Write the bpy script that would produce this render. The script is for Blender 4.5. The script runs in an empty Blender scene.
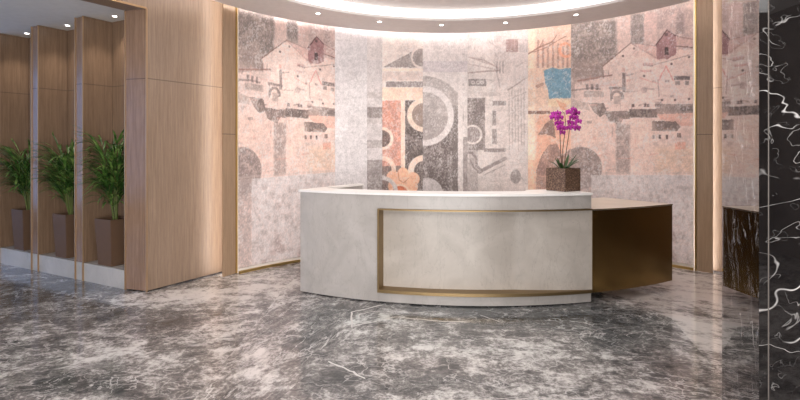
import bpy, bmesh, math, random
import numpy as np
from mathutils import Vector, Matrix
random.seed(7)
SC = bpy.context.scene
COL = SC.collection

# ------------------------------------------------------------------ camera
F, HZ, H = 515.0, 147.0, 1.5            # focal length in px (800 wide frame), horizon row, eye height
cam = bpy.data.objects.new('camera', bpy.data.cameras.new('camera'))
COL.objects.link(cam)
cam.location = (0, 0, H)
cam.rotation_euler = (math.pi / 2, 0, 0)
cam.data.sensor_width = 36
cam.data.lens = F / 800 * 36
cam.data.shift_y = (HZ - 200) / 800
cam.data.clip_start = 0.05
SC.camera = cam

# ------------------------------------------------------------------ world (pale daylight outside the side window)
w = bpy.data.worlds.new('world'); SC.world = w; w.use_nodes = True
w.node_tree.nodes['Background'].inputs[0].default_value = (0.32, 0.52, 1.0, 1)
w.node_tree.nodes['Background'].inputs[1].default_value = 1.7

SC.view_settings.view_transform = 'Standard'
SC.view_settings.look = 'None'
SC.view_settings.gamma = 1
SC.view_settings.use_curve_mapping = False
SC.view_settings.exposure = 0.0


def area(name, loc, rot, sx, sy, power, col):
    l = bpy.data.lights.new(name, 'AREA'); l.shape = 'RECTANGLE'; l.size = sx; l.size_y = sy
    l.energy = power; l.color = col
    o = bpy.data.objects.new(name, l); COL.objects.link(o)
    o.location = loc; o.rotation_euler = rot
    return o


area('front_fill_light', (0.2, 0.4, 3.32), (math.radians(42), 0, 0), 4.5, 2.5, 150, (1.0, 0.98, 0.97))  # added fill, aimed forward for even light on mural and desk; no fixture
area('dome_fill_light', (0.62, 4.25, 3.22), (0, 0, 0), 3.0, 3.0, 60, (1.0, 0.97, 0.95))  # unseen soft fill below the raised disc, no fixture
area('rear_fill_light', (0.0, -4.2, 1.35), (math.radians(108), 0, 0), 6.0, 2.4, 560, (1.0, 0.985, 0.975))  # added area fill behind the viewer to lift ceiling and mural; no glazing
area('side_fill_light', (-5.0, 2.6, 2.9), (math.radians(30), 0, 0), 2.5, 2.5, 40, (1.0, 0.92, 0.84))  # unseen fill over the niche side, no fixture


# ------------------------------------------------------------------ helpers
def fl(px, py, z=0.0):
    """floor (or height z) point behind a measured photograph position"""
    Y = F * (H - z) / (py - HZ)
    return ((px - 400) / F * Y, Y)


def srgb(r, g, b):
    f = lambda c: (c / 12.92 if c <= .04045 else ((c + .055) / 1.055) ** 2.4)
    return (f(r / 255), f(g / 255), f(b / 255), 1)


def obj(name, bm_or_me, mat, parent=None, smooth=None):
    if isinstance(bm_or_me, bmesh.types.BMesh):
        bmesh.ops.recalc_face_normals(bm_or_me, faces=bm_or_me.faces)
        me = bpy.data.meshes.new(name); bm_or_me.to_mesh(me); bm_or_me.free()
    else:
        me = bm_or_me
    if mat is not None:
        for m in (mat if isinstance(mat, (list, tuple)) else [mat]):
            me.materials.append(m)
    if smooth is not None:
        for p in me.polygons: p.use_smooth = True
        me.set_sharp_from_angle(angle=math.radians(smooth))
    o = bpy.data.objects.new(name, me); COL.objects.link(o)
    if parent is not None:
        o.parent = parent
        o.matrix_parent_inverse = Matrix.Translation(parent.location).inverted() if parent.type == 'EMPTY' else Matrix()
    return o


def struct(name, bm, mat, smooth=None):
    o = obj(name, bm, mat, None, smooth); o['kind'] = 'structure'; return o


def tag(o, label, cat, group=None):
    o['label'] = label; o['category'] = cat
    if group: o['group'] = group
    return o


def thing(name, label, cat, loc, group=None):
    o = bpy.data.objects.new(name, None); COL.objects.link(o); o.location = loc
    o.empty_display_size = .1
    return tag(o, label, cat, group)


def prism(bm, pts, z0, z1):
    """closed plan polygon extruded from z0 to z1"""
    lo = [bm.verts.new((p[0], p[1], z0)) for p in pts]
    hi = [bm.verts.new((p[0], p[1], z1)) for p in pts]
    n = len(pts)
    bm.faces.new(lo[::-1]); bm.faces.new(hi)
    for i in range(n):
        j = (i + 1) % n
        bm.faces.new((lo[i], lo[j], hi[j], hi[i]))
    return bm


def P(*pts, z0=0, z1=1, bevel=0):
    bm = bmesh.new(); prism(bm, pts, z0, z1)
    if bevel: bmesh.ops.bevel(bm, geom=list(bm.edges), offset=bevel, segments=2, affect='EDGES', profile=.5)
    return bm


def ribbon(bm, a, b, z0, z1):
    """wall between two equal-length plan polylines a (outer) and b (inner) as quads, capped"""
    n = len(a)
    rows = []
    for i in range(n):
        rows.append([bm.verts.new((a[i][0], a[i][1], z0)), bm.verts.new((b[i][0], b[i][1], z0)),
                     bm.verts.new((b[i][0], b[i][1], z1)), bm.verts.new((a[i][0], a[i][1], z1))])
    for i in range(n - 1):
        for k in range(4):
            l = (k + 1) % 4
            bm.faces.new((rows[i][k], rows[i][l], rows[i + 1][l], rows[i + 1][k]))
    bm.faces.new(rows[0]); bm.faces.new(rows[-1][::-1])
    return bm


def tube(bm, pts, rad, seg=8):
    pts = [Vector(p) for p in pts]; rings = []
    for i, p in enumerate(pts):
        d = (pts[min(i + 1, len(pts) - 1)] - pts[max(i - 1, 0)]).normalized()
        a = d.orthogonal().normalized() if abs(d.z) < .99 else Vector((1, 0, 0))
        a = (a - d * a.dot(d)).normalized(); b = d.cross(a)
        r = rad[i] if isinstance(rad, (list, tuple)) else rad
        rings.append([bm.verts.new(p + (a * math.cos(t) + b * math.sin(t)) * r) for t in [2 * math.pi * k / seg for k in range(seg)]])
    for i in range(len(rings) - 1):
        for k in range(seg):
            l = (k + 1) % seg
            bm.faces.new((rings[i][k], rings[i][l], rings[i + 1][l], rings[i + 1][k]))
    bm.faces.new(rings[0][::-1]); bm.faces.new(rings[-1])


# ------------------------------------------------------------------ materials
class NT:
    def __init__(s, name):
        s.m = bpy.data.materials.new(name); s.m.use_nodes = True
        s.t = s.m.node_tree; s.b = s.t.nodes['Principled BSDF']

    def n(s, typ, **kw):
        x = s.t.nodes.new(typ)
        for k, v in kw.items():
            if k.startswith('i_'):
                x.inputs[k[2:].replace('_', ' ')].default_value = v
            else:
                setattr(x, k, v)
        return x

    def l(s, a, b): s.t.links.new(a, b)

    def coords(s, scale=(1, 1, 1), kind='Object', rot=(0, 0, 0)):
        tc = s.n('ShaderNodeTexCoord'); mp = s.n('ShaderNodeMapping')
        mp.inputs['Scale'].default_value = scale; mp.inputs['Rotation'].default_value = rot
        s.l(tc.outputs[kind], mp.inputs[0]); return mp.outputs[0]

    def noise(s, vec, scale, detail=4, rough=.55, dist=0):
        x = s.n('ShaderNodeTexNoise'); x.inputs['Scale'].default_value = scale
        x.inputs['Detail'].default_value = detail; x.inputs['Roughness'].default_value = rough
        x.inputs['Distortion'].default_value = dist
        s.l(vec, x.inputs['Vector']); return x.outputs['Fac']

    def ramp(s, fac, stops):
        r = s.n('ShaderNodeValToRGB'); e = r.color_ramp.elements
        while len(e) < len(stops): e.new(.5)
        for i, (p, c) in enumerate(stops):
            e[i].position = p; e[i].color = c if len(c) == 4 else (*c, 1)
        s.l(fac, r.inputs[0]); return r.outputs[0]

    def mix(s, fac, a, b, mode='MIX'):
        x = s.n('ShaderNodeMix', data_type='RGBA', blend_type=mode)
        for sock, v in ((x.inputs[0], fac), (x.inputs[6], a), (x.inputs[7], b)):
            if hasattr(v, 'links') or isinstance(v, bpy.types.NodeSocket): s.l(v, sock)
            else: sock.default_value = v
        return x.outputs[2]

    def math(s, op, a, b=None, clamp=False):
        x = s.n('ShaderNodeMath', operation=op, use_clamp=clamp)
        for k, v in enumerate((a, b)):
            if v is None: continue
            if isinstance(v, bpy.types.NodeSocket): s.l(v, x.inputs[k])
            else: x.inputs[k].default_value = v
        return x.outputs[0]

    def set(s, **kw):
        for k, v in kw.items():
            k = k.replace('_', ' ')
            if isinstance(v, bpy.types.NodeSocket): s.l(v, s.b.inputs[k])
            else: s.b.inputs[k].default_value = v
        return s.m


def G(v): return (v, v, v, 1)


def plain(name, c, rough=.5, metal=0, **kw):
    t = NT(name); v = t.coords(); f = t.noise(v, 14, 4)
    d = [x * .9 for x in c[:3]] + [1]
    col = t.mix(f, d, [min(1, x * 1.06) for x in c[:3]] + [1])
    return t.set(Base_Color=col, Roughness=rough, Metallic=metal, **kw)


def glow(name, c, s):
    t = NT(name); return t.set(Base_Color=c, Emission_Color=c, Emission_Strength=s)


def wood_mat(name, a, b, seam_z=None, rough=.42):
    t = NT(name)
    v = t.coords((1, 1, .045)); f1 = t.noise(v, 46, 6, .68); f2 = t.noise(v, 150, 4, .7)
    f3 = t.noise(t.coords((1, 1, .12)), 5, 3)
    c = t.mix(t.ramp(f1, [(.3, G(0)), (.7, G(1))]), a, b)
    c = t.mix(t.math('MULTIPLY', t.ramp(f2, [(.52, G(0)), (.66, G(1))]), .45), c, [x * .62 for x in a[:3]] + [1])
    c = t.mix(t.math('MULTIPLY', f3, .35), c, [min(1, x * 1.15) for x in b[:3]] + [1])
    if seam_z:
        g = t.n('ShaderNodeNewGeometry'); sp = t.n('ShaderNodeSeparateXYZ'); t.l(g.outputs['Position'], sp.inputs[0])
        d = t.math('ABSOLUTE', t.math('SUBTRACT', sp.outputs[2], seam_z))
        m = t.math('LESS_THAN', d, .005)
        c = t.mix(t.math('MULTIPLY', m, .6), c, (.06, .04, .03, 1))
    bp = t.n('ShaderNodeBump'); bp.inputs['Strength'].default_value = .12; bp.inputs['Distance'].default_value = .01
    t.l(f2, bp.inputs['Height'])
    t.l(bp.outputs[0], t.b.inputs['Normal'])
    return t.set(Base_Color=c, Roughness=rough)


M = {}
M['wood'] = wood_mat('light_oak_panel', srgb(120, 99, 82), srgb(152, 130, 112), 2.21)
M['wood_low'] = wood_mat('light_oak_pilaster', srgb(140, 114, 90), srgb(170, 143, 117), 1.65)
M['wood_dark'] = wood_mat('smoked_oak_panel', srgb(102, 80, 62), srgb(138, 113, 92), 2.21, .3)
M['wood_gloss'] = wood_mat('glossy_oak_edge', srgb(110, 84, 66), srgb(148, 120, 98), 2.21, .14)
M['ceiling'] = plain('painted_ceiling', srgb(240, 233, 230), .7)
M['ceiling_side'] = plain('painted_side_ceiling', srgb(238, 238, 236), .7)
M['white'] = plain('white_paint', srgb(236, 230, 224), .6)
M['gold'] = plain('satin_gold_trim', srgb(214, 186, 124), .32, 1)
M['steel'] = plain('dull_metal_strip', srgb(84, 78, 74), .6, .3)
M['bronze'] = plain('satin_bronze_trim', srgb(184, 150, 114), .4, .6)
M['backwall'] = plain('dark_lobby_wall', srgb(120, 104, 92), .6)


def brass():
    t = NT('dark_brushed_brass')
    v = t.coords((1, 1, 30)); f = t.noise(v, 5, 4)
    c = t.mix(f, srgb(136, 112, 70), srgb(148, 123, 78))
    r = t.math('ADD', t.math('MULTIPLY', f, .05), .2)
    return t.set(Base_Color=c, Metallic=1.0, Roughness=r)


M['brass'] = brass()
M['brass_edge'] = plain('satin_brass_edge', srgb(150, 128, 94), .48, 1)


def desk_marble(name, a, b, vein):
    t = NT(name); v = t.coords((1, 1, 1), rot=(.5, .6, .4))
    f = t.noise(v, 2.2, 7, .6, .8); g = t.noise(v, 24, 5, .65)
    c = t.mix(t.ramp(f, [(.35, G(0)), (.65, G(1))]), a, b)
    c = t.mix(t.math('MULTIPLY', g, .3), c, [x * .82 for x in a[:3]] + [1])
    vv = t.coords((3.0, 3.0, .9), rot=(0, .75, 0))
    q = t.noise(vv, 2.6, 6, .62, .5)
    d = t.math('ABSOLUTE', t.math('SUBTRACT', q, .5))
    m = t.ramp(d, [(0, G(1)), (.012, G(0))])
    c = t.mix(t.math('MULTIPLY', m, .28), c, vein)
    return t.set(Base_Color=c, Roughness=.3)


M['marble'] = desk_marble('white_desk_marble', srgb(168, 162, 157), srgb(190, 184, 179), srgb(132, 125, 120))
M['marble_panel'] = desk_marble('warm_white_marble_panel', srgb(176, 167, 158), srgb(198, 190, 181), srgb(124, 114, 106))
M['marble_top'] = desk_marble('polished_counter_marble', srgb(238, 234, 230), srgb(246, 243, 240), srgb(215, 208, 202))
M['wing_top'] = desk_marble('beige_wing_top', srgb(205, 190, 174), srgb(220, 206, 190), srgb(190, 174, 158))
M['plinth'] = desk_marble('pale_plinth_stone', srgb(172, 168, 163), srgb(194, 189, 184), srgb(150, 145, 140))
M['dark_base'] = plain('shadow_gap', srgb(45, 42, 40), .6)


def black_marble(name, VEINS, iso=False):
    t = NT(name)
    v = t.coords(rot=(.3, .5, .2))
    wv = t.noise(v, 2.2, 3, .5)
    base = t.mix(t.noise(v, 9, 6, .6), srgb(4, 4, 5), srgb(28, 26, 26))
    out = base
    for k, (sc, wd, st, rot, dist) in enumerate(VEINS):
        wv_ = t.n('ShaderNodeTexWave', wave_type='BANDS', bands_direction='X'); wv_.inputs['Scale'].default_value = sc
        wv_.inputs['Distortion'].default_value = dist; wv_.inputs['Detail'].default_value = 4; wv_.inputs['Detail Scale'].default_value = 2.6; wv_.inputs['Detail Roughness'].default_value = .62
        t.l(t.coords(rot=rot), wv_.inputs['Vector'])
        m = t.ramp(wv_.outputs['Fac'], [(1 - wd * 2.2, G(0)), (1 - wd, G(.5)), (1, G(1))])
        if iso:
            q = t.noise(t.coords((1, 1, 1.5), rot=rot), sc, 3, .5, dist)
            d = t.math('ABSOLUTE', t.math('SUBTRACT', q, .5 + .03 * k))
            m = t.ramp(d, [(0, G(1)), (wd * .5, G(.8)), (wd, G(0))])
        gate = t.ramp(t.noise(t.coords(rot=(k, 1, 2)), 5.5, 3), [(.45, G(0)), (.62, G(1))])
        out = t.mix(t.math('MULTIPLY', t.math('MULTIPLY', m, gate), st), out, srgb(205, 202, 200))
    return t.set(Base_Color=out, Roughness=.02, IOR=1.5)


M['black_marble'] = black_marble('black_veined_marble', ((1.5, .0030, .85, (.3, 1.1, .2), .15), (2.8, .0035, .75, (.2, .75, 1.0), .3), (6.5, .006, .4, (.9, 1.4, .3), .5), (11, .008, .12, (.4, .4, .3), .5)), True)
M['black_side'] = black_marble('black_veined_marble_side', ((1.6, .010, .9, (.3, .35, 1.2), 7), (3.5, .02, .7, (.2, .45, 1.0), 9), (.9, .006, .9, (.9, .25, .3), 8)))


def floor_mat():
    t = NT('grey_veined_floor_marble')
    tc = t.n('ShaderNodeUVMap', uv_map='slab')
    at = t.n('ShaderNodeAttribute', attribute_name='tone'); sp = t.n('ShaderNodeSeparateColor'); t.l(at.outputs['Color'], sp.inputs[0])
    tone, pink = sp.outputs[0], sp.outputs[1]

    def mp(sc, loc=(0, 0, 0), rot=0):
        x = t.n('ShaderNodeMapping'); x.inputs['Scale'].default_value = sc; x.inputs['Location'].default_value = loc
        x.inputs['Rotation'].default_value = (0, 0, rot)
        t.l(tc.outputs[0], x.inputs[0]); return x.outputs[0]
    cloud = t.noise(mp((1, .85, 1)), 2.3, 10, .64, .8)
    fine = t.noise(mp((1, .8, 1), (4, 2, 0), .15), 8.0, 10, .72, .5)
    grain = t.noise(mp((1, .75, 1), (1, 7, 0)), 36, 5, .75, .2)
    crack = t.n('ShaderNodeTexVoronoi', feature='DISTANCE_TO_EDGE'); crack.inputs['Scale'].default_value = 4.2
    warp = t.n('ShaderNodeTexNoise'); warp.inputs['Scale'].default_value = 3.5; warp.inputs['Detail'].default_value = 6; t.l(mp((1, .9, 1)), warp.inputs['Vector'])
    va = t.n('ShaderNodeVectorMath', operation='MULTIPLY_ADD'); t.l(warp.outputs['Color'], va.inputs[0]); va.inputs[1].default_value = (.55, .55, .55); t.l(mp((1.1, .8, 1), (3, 1, 0), .5), va.inputs[2])
    t.l(va.outputs[0], crack.inputs['Vector'])
    s = t.math('ADD', t.math('MULTIPLY', t.math('SUBTRACT', cloud, .5), 1.1), t.math('MULTIPLY', t.math('SUBTRACT', fine, .5), 1.5))
    s = t.math('ADD', s, t.math('MULTIPLY', t.math('SUBTRACT', grain, .5), .85))
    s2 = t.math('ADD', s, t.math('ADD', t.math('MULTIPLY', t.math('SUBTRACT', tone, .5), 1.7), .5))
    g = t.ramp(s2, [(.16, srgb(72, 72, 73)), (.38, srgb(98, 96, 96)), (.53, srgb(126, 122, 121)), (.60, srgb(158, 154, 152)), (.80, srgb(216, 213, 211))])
    cg = t.ramp(t.noise(mp((1, 1, 1), (2, 9, 0)), 3.0, 3), [(.42, G(0)), (.6, G(1))])
    cm = t.ramp(crack.outputs['Distance'], [(0, G(1)), (.012, G(.7)), (.03, G(0))])
    g = t.mix(t.math('MULTIPLY', t.math('MULTIPLY', cm, cg), .75), g, srgb(206, 202, 200))
    tint = t.mix(pink, (.95, 1.01, 1.01, 1), (1.06, .99, .97, 1))
    c = t.mix(1.0, g, tint, 'MULTIPLY')
    for k, (sc, wd, st, rot) in enumerate(((1.3, .010, .75, .35), (3.2, .010, .55, -.5), (7, .012, .4, .9))):
        q = t.noise(mp((1, 1.7, 1), (k * 3.1, 5, 0), rot), sc, 5, .6, 1.3)
        d = t.math('ABSOLUTE', t.math('SUBTRACT', q, .5))
        m = t.ramp(d, [(0, G(1)), (wd * .4, G(.8)), (wd, G(0))])
        gate = t.ramp(t.noise(mp((1, 1, 1), (9 * k, 3, 0)), 2.2, 2), [(.44, G(0)), (.58, G(1))])
        c = t.mix(t.math('MULTIPLY', t.math('MULTIPLY', m, gate), st), c, srgb(222, 218, 216))
    # painted-in long white veins of the matched slabs
    c = t.mix(sp.outputs[2], c, srgb(226, 222, 220))
    r = t.math('ADD', t.math('MULTIPLY', fine, .10), .06)
    return t.set(Base_Color=c, Roughness=r, IOR=1.5)


M['floor'] = floor_mat()

# ------------------------------------------------------------------ plan geometry
C0 = Vector((-2.62, 5.32)); J0 = Vector((-2.88, 5.41))
BD = Vector((.507, .862))                    # direction of the long oak wall
U = Vector((-.879, .476)); V = Vector((.476, .879))   # along / into the planted niche
WC, WR = Vector((.90, 4.09)), 3.45           # curved mural wall
CEIL = 3.42; RING = 3.12; NICHE = 2.97; HEAD = 2.93


def arc(c, r, a0, a1, n):
    return [(c[0] + r * math.cos(a0 + (a1 - a0) * i / (n - 1)), c[1] + r * math.sin(a0 + (a1 - a0) * i / (n - 1))) for i in range(n)]


AL = math.atan2(6.12 - WC.y, -1.94 - WC.x)   # left end of the mural
AR = math.atan2(6.26 - WC.y, 3.57 - WC.x)    # right end


# ---- floor
def build_floor():
    xs = list(np.arange(-9, -5.9, .5)) + list(np.arange(-5.9, 5.2, .055)) + list(np.arange(5.25, 7.3, .5))
    ys = list(np.arange(-4.5, 2.2, .5)) + list(np.arange(2.2, 7.8, .055)) + list(np.arange(7.8, 9.4, .4))
    bm = bmesh.new()
    g = [[bm.verts.new((x, y, 0)) for x in xs] for y in ys]
    for j in range(len(ys) - 1):
        for i in range(len(xs) - 1):
            bm.faces.new((g[j][i], g[j][i + 1], g[j + 1][i + 1], g[j + 1][i]))
    a0, a1 = Vector(fl(291, 389)), Vector(fl(348, 337)); b0, b1 = Vector(fl(671, 318)), Vector(fl(722, 377)); c1 = Vector(fl(619, 298))
    e0, e1 = Vector(fl(215, 300)), Vector(fl(270, 400))

    def cut(p, q):
        d = (q - p); n = Vector((d.y, -d.x, 0))
        bmesh.ops.bisect_plane(bm, geom=list(bm.verts) + list(bm.edges) + list(bm.faces), plane_co=(p.x, p.y, 0), plane_no=n, dist=1e-5)
    for p, q in ((a0, a1), (b0, b1), (b0, c1)): cut(p, q)
    uv = bm.loops.layers.uv.new('slab')

    def side(p, a, b): return (b.x - a.x) * (p.y - a.y) - (b.y - a.y) * (p.x - a.x)
    for f in bm.faces:
        c = f.calc_center_median(); c = Vector((c.x, c.y))
        if side(c, a0, a1) > 0:      # left of the left seam
            ang, off = (math.radians(18), (0, 0)) if c.x < -1.25 - .25 * (c.y - 3.2) else (math.radians(72), (0, 0))
            ang = math.radians(18) if c.x < -1.4 else ang
            ang = math.radians(18 + 54 * max(0, min(1, (c.x + 1.5) / .5)))
        elif side(c, b1, b0) < 0 or (side(c, b0, c1) < 0 and c.y > b0.y):
            ang, off = math.radians(-38), (9, 4)
        else:
            ang, off = math.radians(-7), (20, 11)
        if side(c, a0, a1) > 0:
            ang = math.radians(12) if c.x < -1.25 else math.radians(70)
            off = (0, 0) if c.x < -1.25 else (3, 5)
        ca, sa = math.cos(ang), math.sin(ang)
        su, sv = (.85, 1.1)
        if side(c, a0, a1) > 0 and c.x >= -1.25: su, sv = .65, 1.25
        if off == (9, 4): su, sv = .55, 1.25
        for lp in f.loops:
            p = lp.vert.co
            lp[uv].uv = ((p.x * ca + p.y * sa) * su + off[0], (-p.x * sa + p.y * ca) * sv + off[1])
    me = bpy.data.meshes.new('floor')
    # large tone patches across the floor: (px, py, rx, ry, lightness, warmth)
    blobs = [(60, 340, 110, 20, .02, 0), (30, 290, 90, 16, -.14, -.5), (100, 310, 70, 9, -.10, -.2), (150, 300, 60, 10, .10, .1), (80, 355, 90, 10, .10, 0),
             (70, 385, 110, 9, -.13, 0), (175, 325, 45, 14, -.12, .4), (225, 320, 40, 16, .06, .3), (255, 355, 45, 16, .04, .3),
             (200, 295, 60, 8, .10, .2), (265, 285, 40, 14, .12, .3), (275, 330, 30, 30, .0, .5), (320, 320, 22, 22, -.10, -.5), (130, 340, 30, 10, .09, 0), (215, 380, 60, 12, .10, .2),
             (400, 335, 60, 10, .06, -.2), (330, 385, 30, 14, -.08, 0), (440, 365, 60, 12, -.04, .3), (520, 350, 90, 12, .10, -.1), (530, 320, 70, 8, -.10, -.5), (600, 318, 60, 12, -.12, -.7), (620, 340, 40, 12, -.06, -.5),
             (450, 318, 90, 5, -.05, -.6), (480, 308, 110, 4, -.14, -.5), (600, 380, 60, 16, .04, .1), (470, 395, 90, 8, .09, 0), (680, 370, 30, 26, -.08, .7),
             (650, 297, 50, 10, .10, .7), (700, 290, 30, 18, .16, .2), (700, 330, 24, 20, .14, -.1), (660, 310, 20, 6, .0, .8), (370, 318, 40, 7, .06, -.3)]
    B = []
    for px, py, rx, ry, dl, dp in blobs:
        c = fl(px, py); x1 = fl(px + rx, py)[0] - c[0]; y1 = abs(fl(px, max(py - ry, 262))[1] - fl(px, py + ry)[1]) / 2
        B.append((c[0], c[1], x1, y1, dl, dp))
    # long thin veins
    veins = [([(352, 328), (352, 312), (382, 305)], .010), ([(354, 326), (395, 317), (440, 321), (470, 322)], .007), ([(328, 361), (345, 368), (366, 379)], .009),
             ([(358, 318), (360, 314), (376, 311)], .005), ([(480, 315), (500, 322)], .005)]
    VV = [([Vector(fl(*p)) for p in pl], wd) for pl, wd in veins]
    bm.to_mesh(me); bm.free()
    n = len(me.vertices); co = np.zeros(n * 3); me.vertices.foreach_get('co', co); co = co.reshape(-1, 3)
    x, y = co[:, 0], co[:, 1]
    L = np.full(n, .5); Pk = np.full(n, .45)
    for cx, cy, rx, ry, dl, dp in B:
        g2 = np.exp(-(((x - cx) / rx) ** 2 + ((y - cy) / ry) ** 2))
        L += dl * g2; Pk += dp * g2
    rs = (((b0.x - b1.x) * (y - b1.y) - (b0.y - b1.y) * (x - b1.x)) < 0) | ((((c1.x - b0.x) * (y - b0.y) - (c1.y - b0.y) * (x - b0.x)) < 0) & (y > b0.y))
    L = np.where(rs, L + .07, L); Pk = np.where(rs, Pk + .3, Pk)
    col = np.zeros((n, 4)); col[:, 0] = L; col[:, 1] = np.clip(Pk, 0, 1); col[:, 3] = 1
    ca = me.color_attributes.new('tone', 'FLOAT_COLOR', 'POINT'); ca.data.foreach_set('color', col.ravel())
    return me, VV


fme, floor_veins = build_floor()
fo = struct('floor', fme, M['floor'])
M['vein'] = plain('white_calcite_vein', srgb(214, 210, 207), .12)
for pl, wd in floor_veins:
    fine_pl = [pl[0]]
    for a_, b_ in zip(pl, pl[1:]):
        for k in range(1, 9):
            p_ = a_.lerp(b_, k / 8); fine_pl.append(p_ + Vector((random.uniform(-1, 1), random.uniform(-1, 1))) * .006)
    L_, R_2 = [], []
    for i, p_ in enumerate(fine_pl):
        d_ = (fine_pl[min(i + 1, len(fine_pl) - 1)] - fine_pl[max(i - 1, 0)]).normalized(); n_ = Vector((-d_.y, d_.x)) * wd * random.uniform(.5, 1.1) * (.35 if i in (0, len(fine_pl) - 1) else 1)
        L_.append(p_ + n_); R_2.append(p_ - n_)
    bm = bmesh.new(); ribbon(bm, L_, R_2, 0, .0006)
    obj('vein', bm, M['vein'], fo)['label'] = 'long white vein in the floor marble'

# ---- curved back wall carrying the mural
bm = bmesh.new()
ribbon(bm, arc(WC, WR + .16, AL, AR, 72), arc(WC, WR + .012, AL, AR, 72), 0, CEIL)
struct('wall_back', bm, M['white'], 30)

# ---- oak wall on the left, from the niche corner to the light slot
Bend = C0 + BD * 1.13
nB = Vector((-BD.y, BD.x))                   # away from the room
struct('wall_left', P(C0, Bend, Bend + nB * .12, C0 + nB * .12 + BD * .02, z0=0.012, z1=CEIL), M['wood'])
# header beam over the opening, same plane, running towards the viewer
hb = C0 - BD * 9
jo = J0 - C0
struct('wall_left', P(C0, hb, hb + jo, C0 + jo, z0=HEAD, z1=CEIL), M['wood'])
# jamb of the opening
struct('wall_left', P(C0 + Vector((0.0, 0.0)), C0 + BD * .3 + nB * .14, J0 + V * .62, J0, z0=0.012, z1=HEAD), M['wood_gloss'])
# return closing the slot behind the left pilaster
mL = Vector((-1.94, 6.12))
struct('wall_left', P(mL + Vector((-.01, .01)), mL + Vector((.04, .14)), Bend + nB * .12, Bend, z0=0, z1=CEIL), M['white'])
# right hand oak wall, mirror of the left one
mR = Vector((3.57, 6.26)); DD = Vector((.507, -.862))
D0 = Vector((3.70, 6.345)); D1 = D0 + DD * 2.9
nD = Vector((.862, .507))
struct('wall_right', P(D0, D1, D1 + nD * .12, D0 + nD * .12, z0=0.012, z1=CEIL), M['wood'])
struct('wall_right', P(mR, D0, D0 + nD * .12, mR + Vector((.0, .2)), z0=0, z1=CEIL), M['white'])
struct('wall_right', P(D1, (D1.x, -4.5), (D1.x + .12, -4.5), D1 + nD * .12, z0=0, z1=CEIL), M['backwall'])
struct('wall_front', P((-9, -4.62), (D1.x, -4.62), (D1.x, -4.5), (-9, -4.5), z0=0, z1=CEIL), M['backwall'])

# ---- niche: back wall, ceiling
NL = 5.6
nb0, nb1 = J0 + V * .335, J0 + V * .335 + U * NL
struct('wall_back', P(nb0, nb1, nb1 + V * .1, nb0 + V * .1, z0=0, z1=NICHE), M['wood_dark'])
far = J0 + U * NL
struct('ceiling', P(C0 + jo, hb + jo, (-9, -4.5), (-9, far.y + .4), far + V * .45, J0 + V * .45, z0=NICHE, z1=NICHE + .05), M['ceiling_side'])

# ---- main ceiling, dropped ring and raised disc
bm = bmesh.new()
struct('ceiling', P((-9, -4.5), (D1.x + .1, -4.5), (D1.x + .1, 8.2), (-3.6, 8.2), (-9, 8.2), z0=CEIL, z1=CEIL + .06), M['ceiling'])
c1, r1 = Vector((.578, 4.363)), 2.96
c2, r2 = Vector((.622, 4.222)), 2.378
A = [2 * math.pi * i / 160 for i in range(161)]
bm = bmesh.new()
rows = []
for a in A[:-1]:
    o1 = (c1.x + r1 * math.cos(a), c1.y + r1 * math.sin(a)); i1 = (c2.x + r2 * math.cos(a), c2.y + r2 * math.sin(a))
    rows.append([bm.verts.new((*o1, RING)), bm.verts.new((*i1, RING)), bm.verts.new((*i1, RING + .03)), bm.verts.new((*o1, RING + .03))])
for i in range(160):
    a, b = rows[i], rows[(i + 1) % 160]
    for k in range(4):
        l = (k + 1) % 4; bm.faces.new((a[k], a[l], b[l], b[k]))
struct('ceiling', bm, M['ceiling'], 30)
# raised disc inside the ring
bm = bmesh.new()
prism(bm, arc(c2, r2 + .10, 0, 2 * math.pi * 159 / 160, 160), RING + .145, RING + .17)
struct('ceiling', bm, M['ceiling'], 30)


def ringband(c, r, z0, z1, t=.012, n=160):
    bm = bmesh.new(); rows = []
    for i in range(n):
        a = 2 * math.pi * i / n; d = Vector((math.cos(a), math.sin(a)))
        o, q = c + d * (r + t), c + d * r
        rows.append([bm.verts.new((*o, z0)), bm.verts.new((*q, z0)), bm.verts.new((*q, z1)), bm.verts.new((*o, z1))])
    for i in range(n):
        a, b = rows[i], rows[(i + 1) % n]
        for k in range(4):
            l = (k + 1) % 4; bm.faces.new((a[k], a[l], b[l], b[k]))
    return bm


M['led'] = glow('white_cove_light', (1.0, .97, .95, 1), 1.05)
M['led_wash'] = glow('wall_wash_light', (1.0, .97, .95, 1), 16.0)
M['led_slot'] = glow('slot_light', (1.0, .94, .88, 1), 13.0)
M['lamp'] = glow('lamp_lens', (1.0, .95, .88, 1), 25.0)
tag(obj('cove_light', ringband(c2, r2 + .02, RING + .031, RING + .144), M['led'], None, 30),
    'bright white curved cove light glowing inside the raised round ceiling', 'cove light')
tag(obj('wall_wash_light', ringband(c1, r1 - .05, RING + .031, RING + .055, .03), M['led_wash'], None, 30),
    'hidden light strip on the outer ceiling ring, washing the top of the mural', 'light strip')

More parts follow.
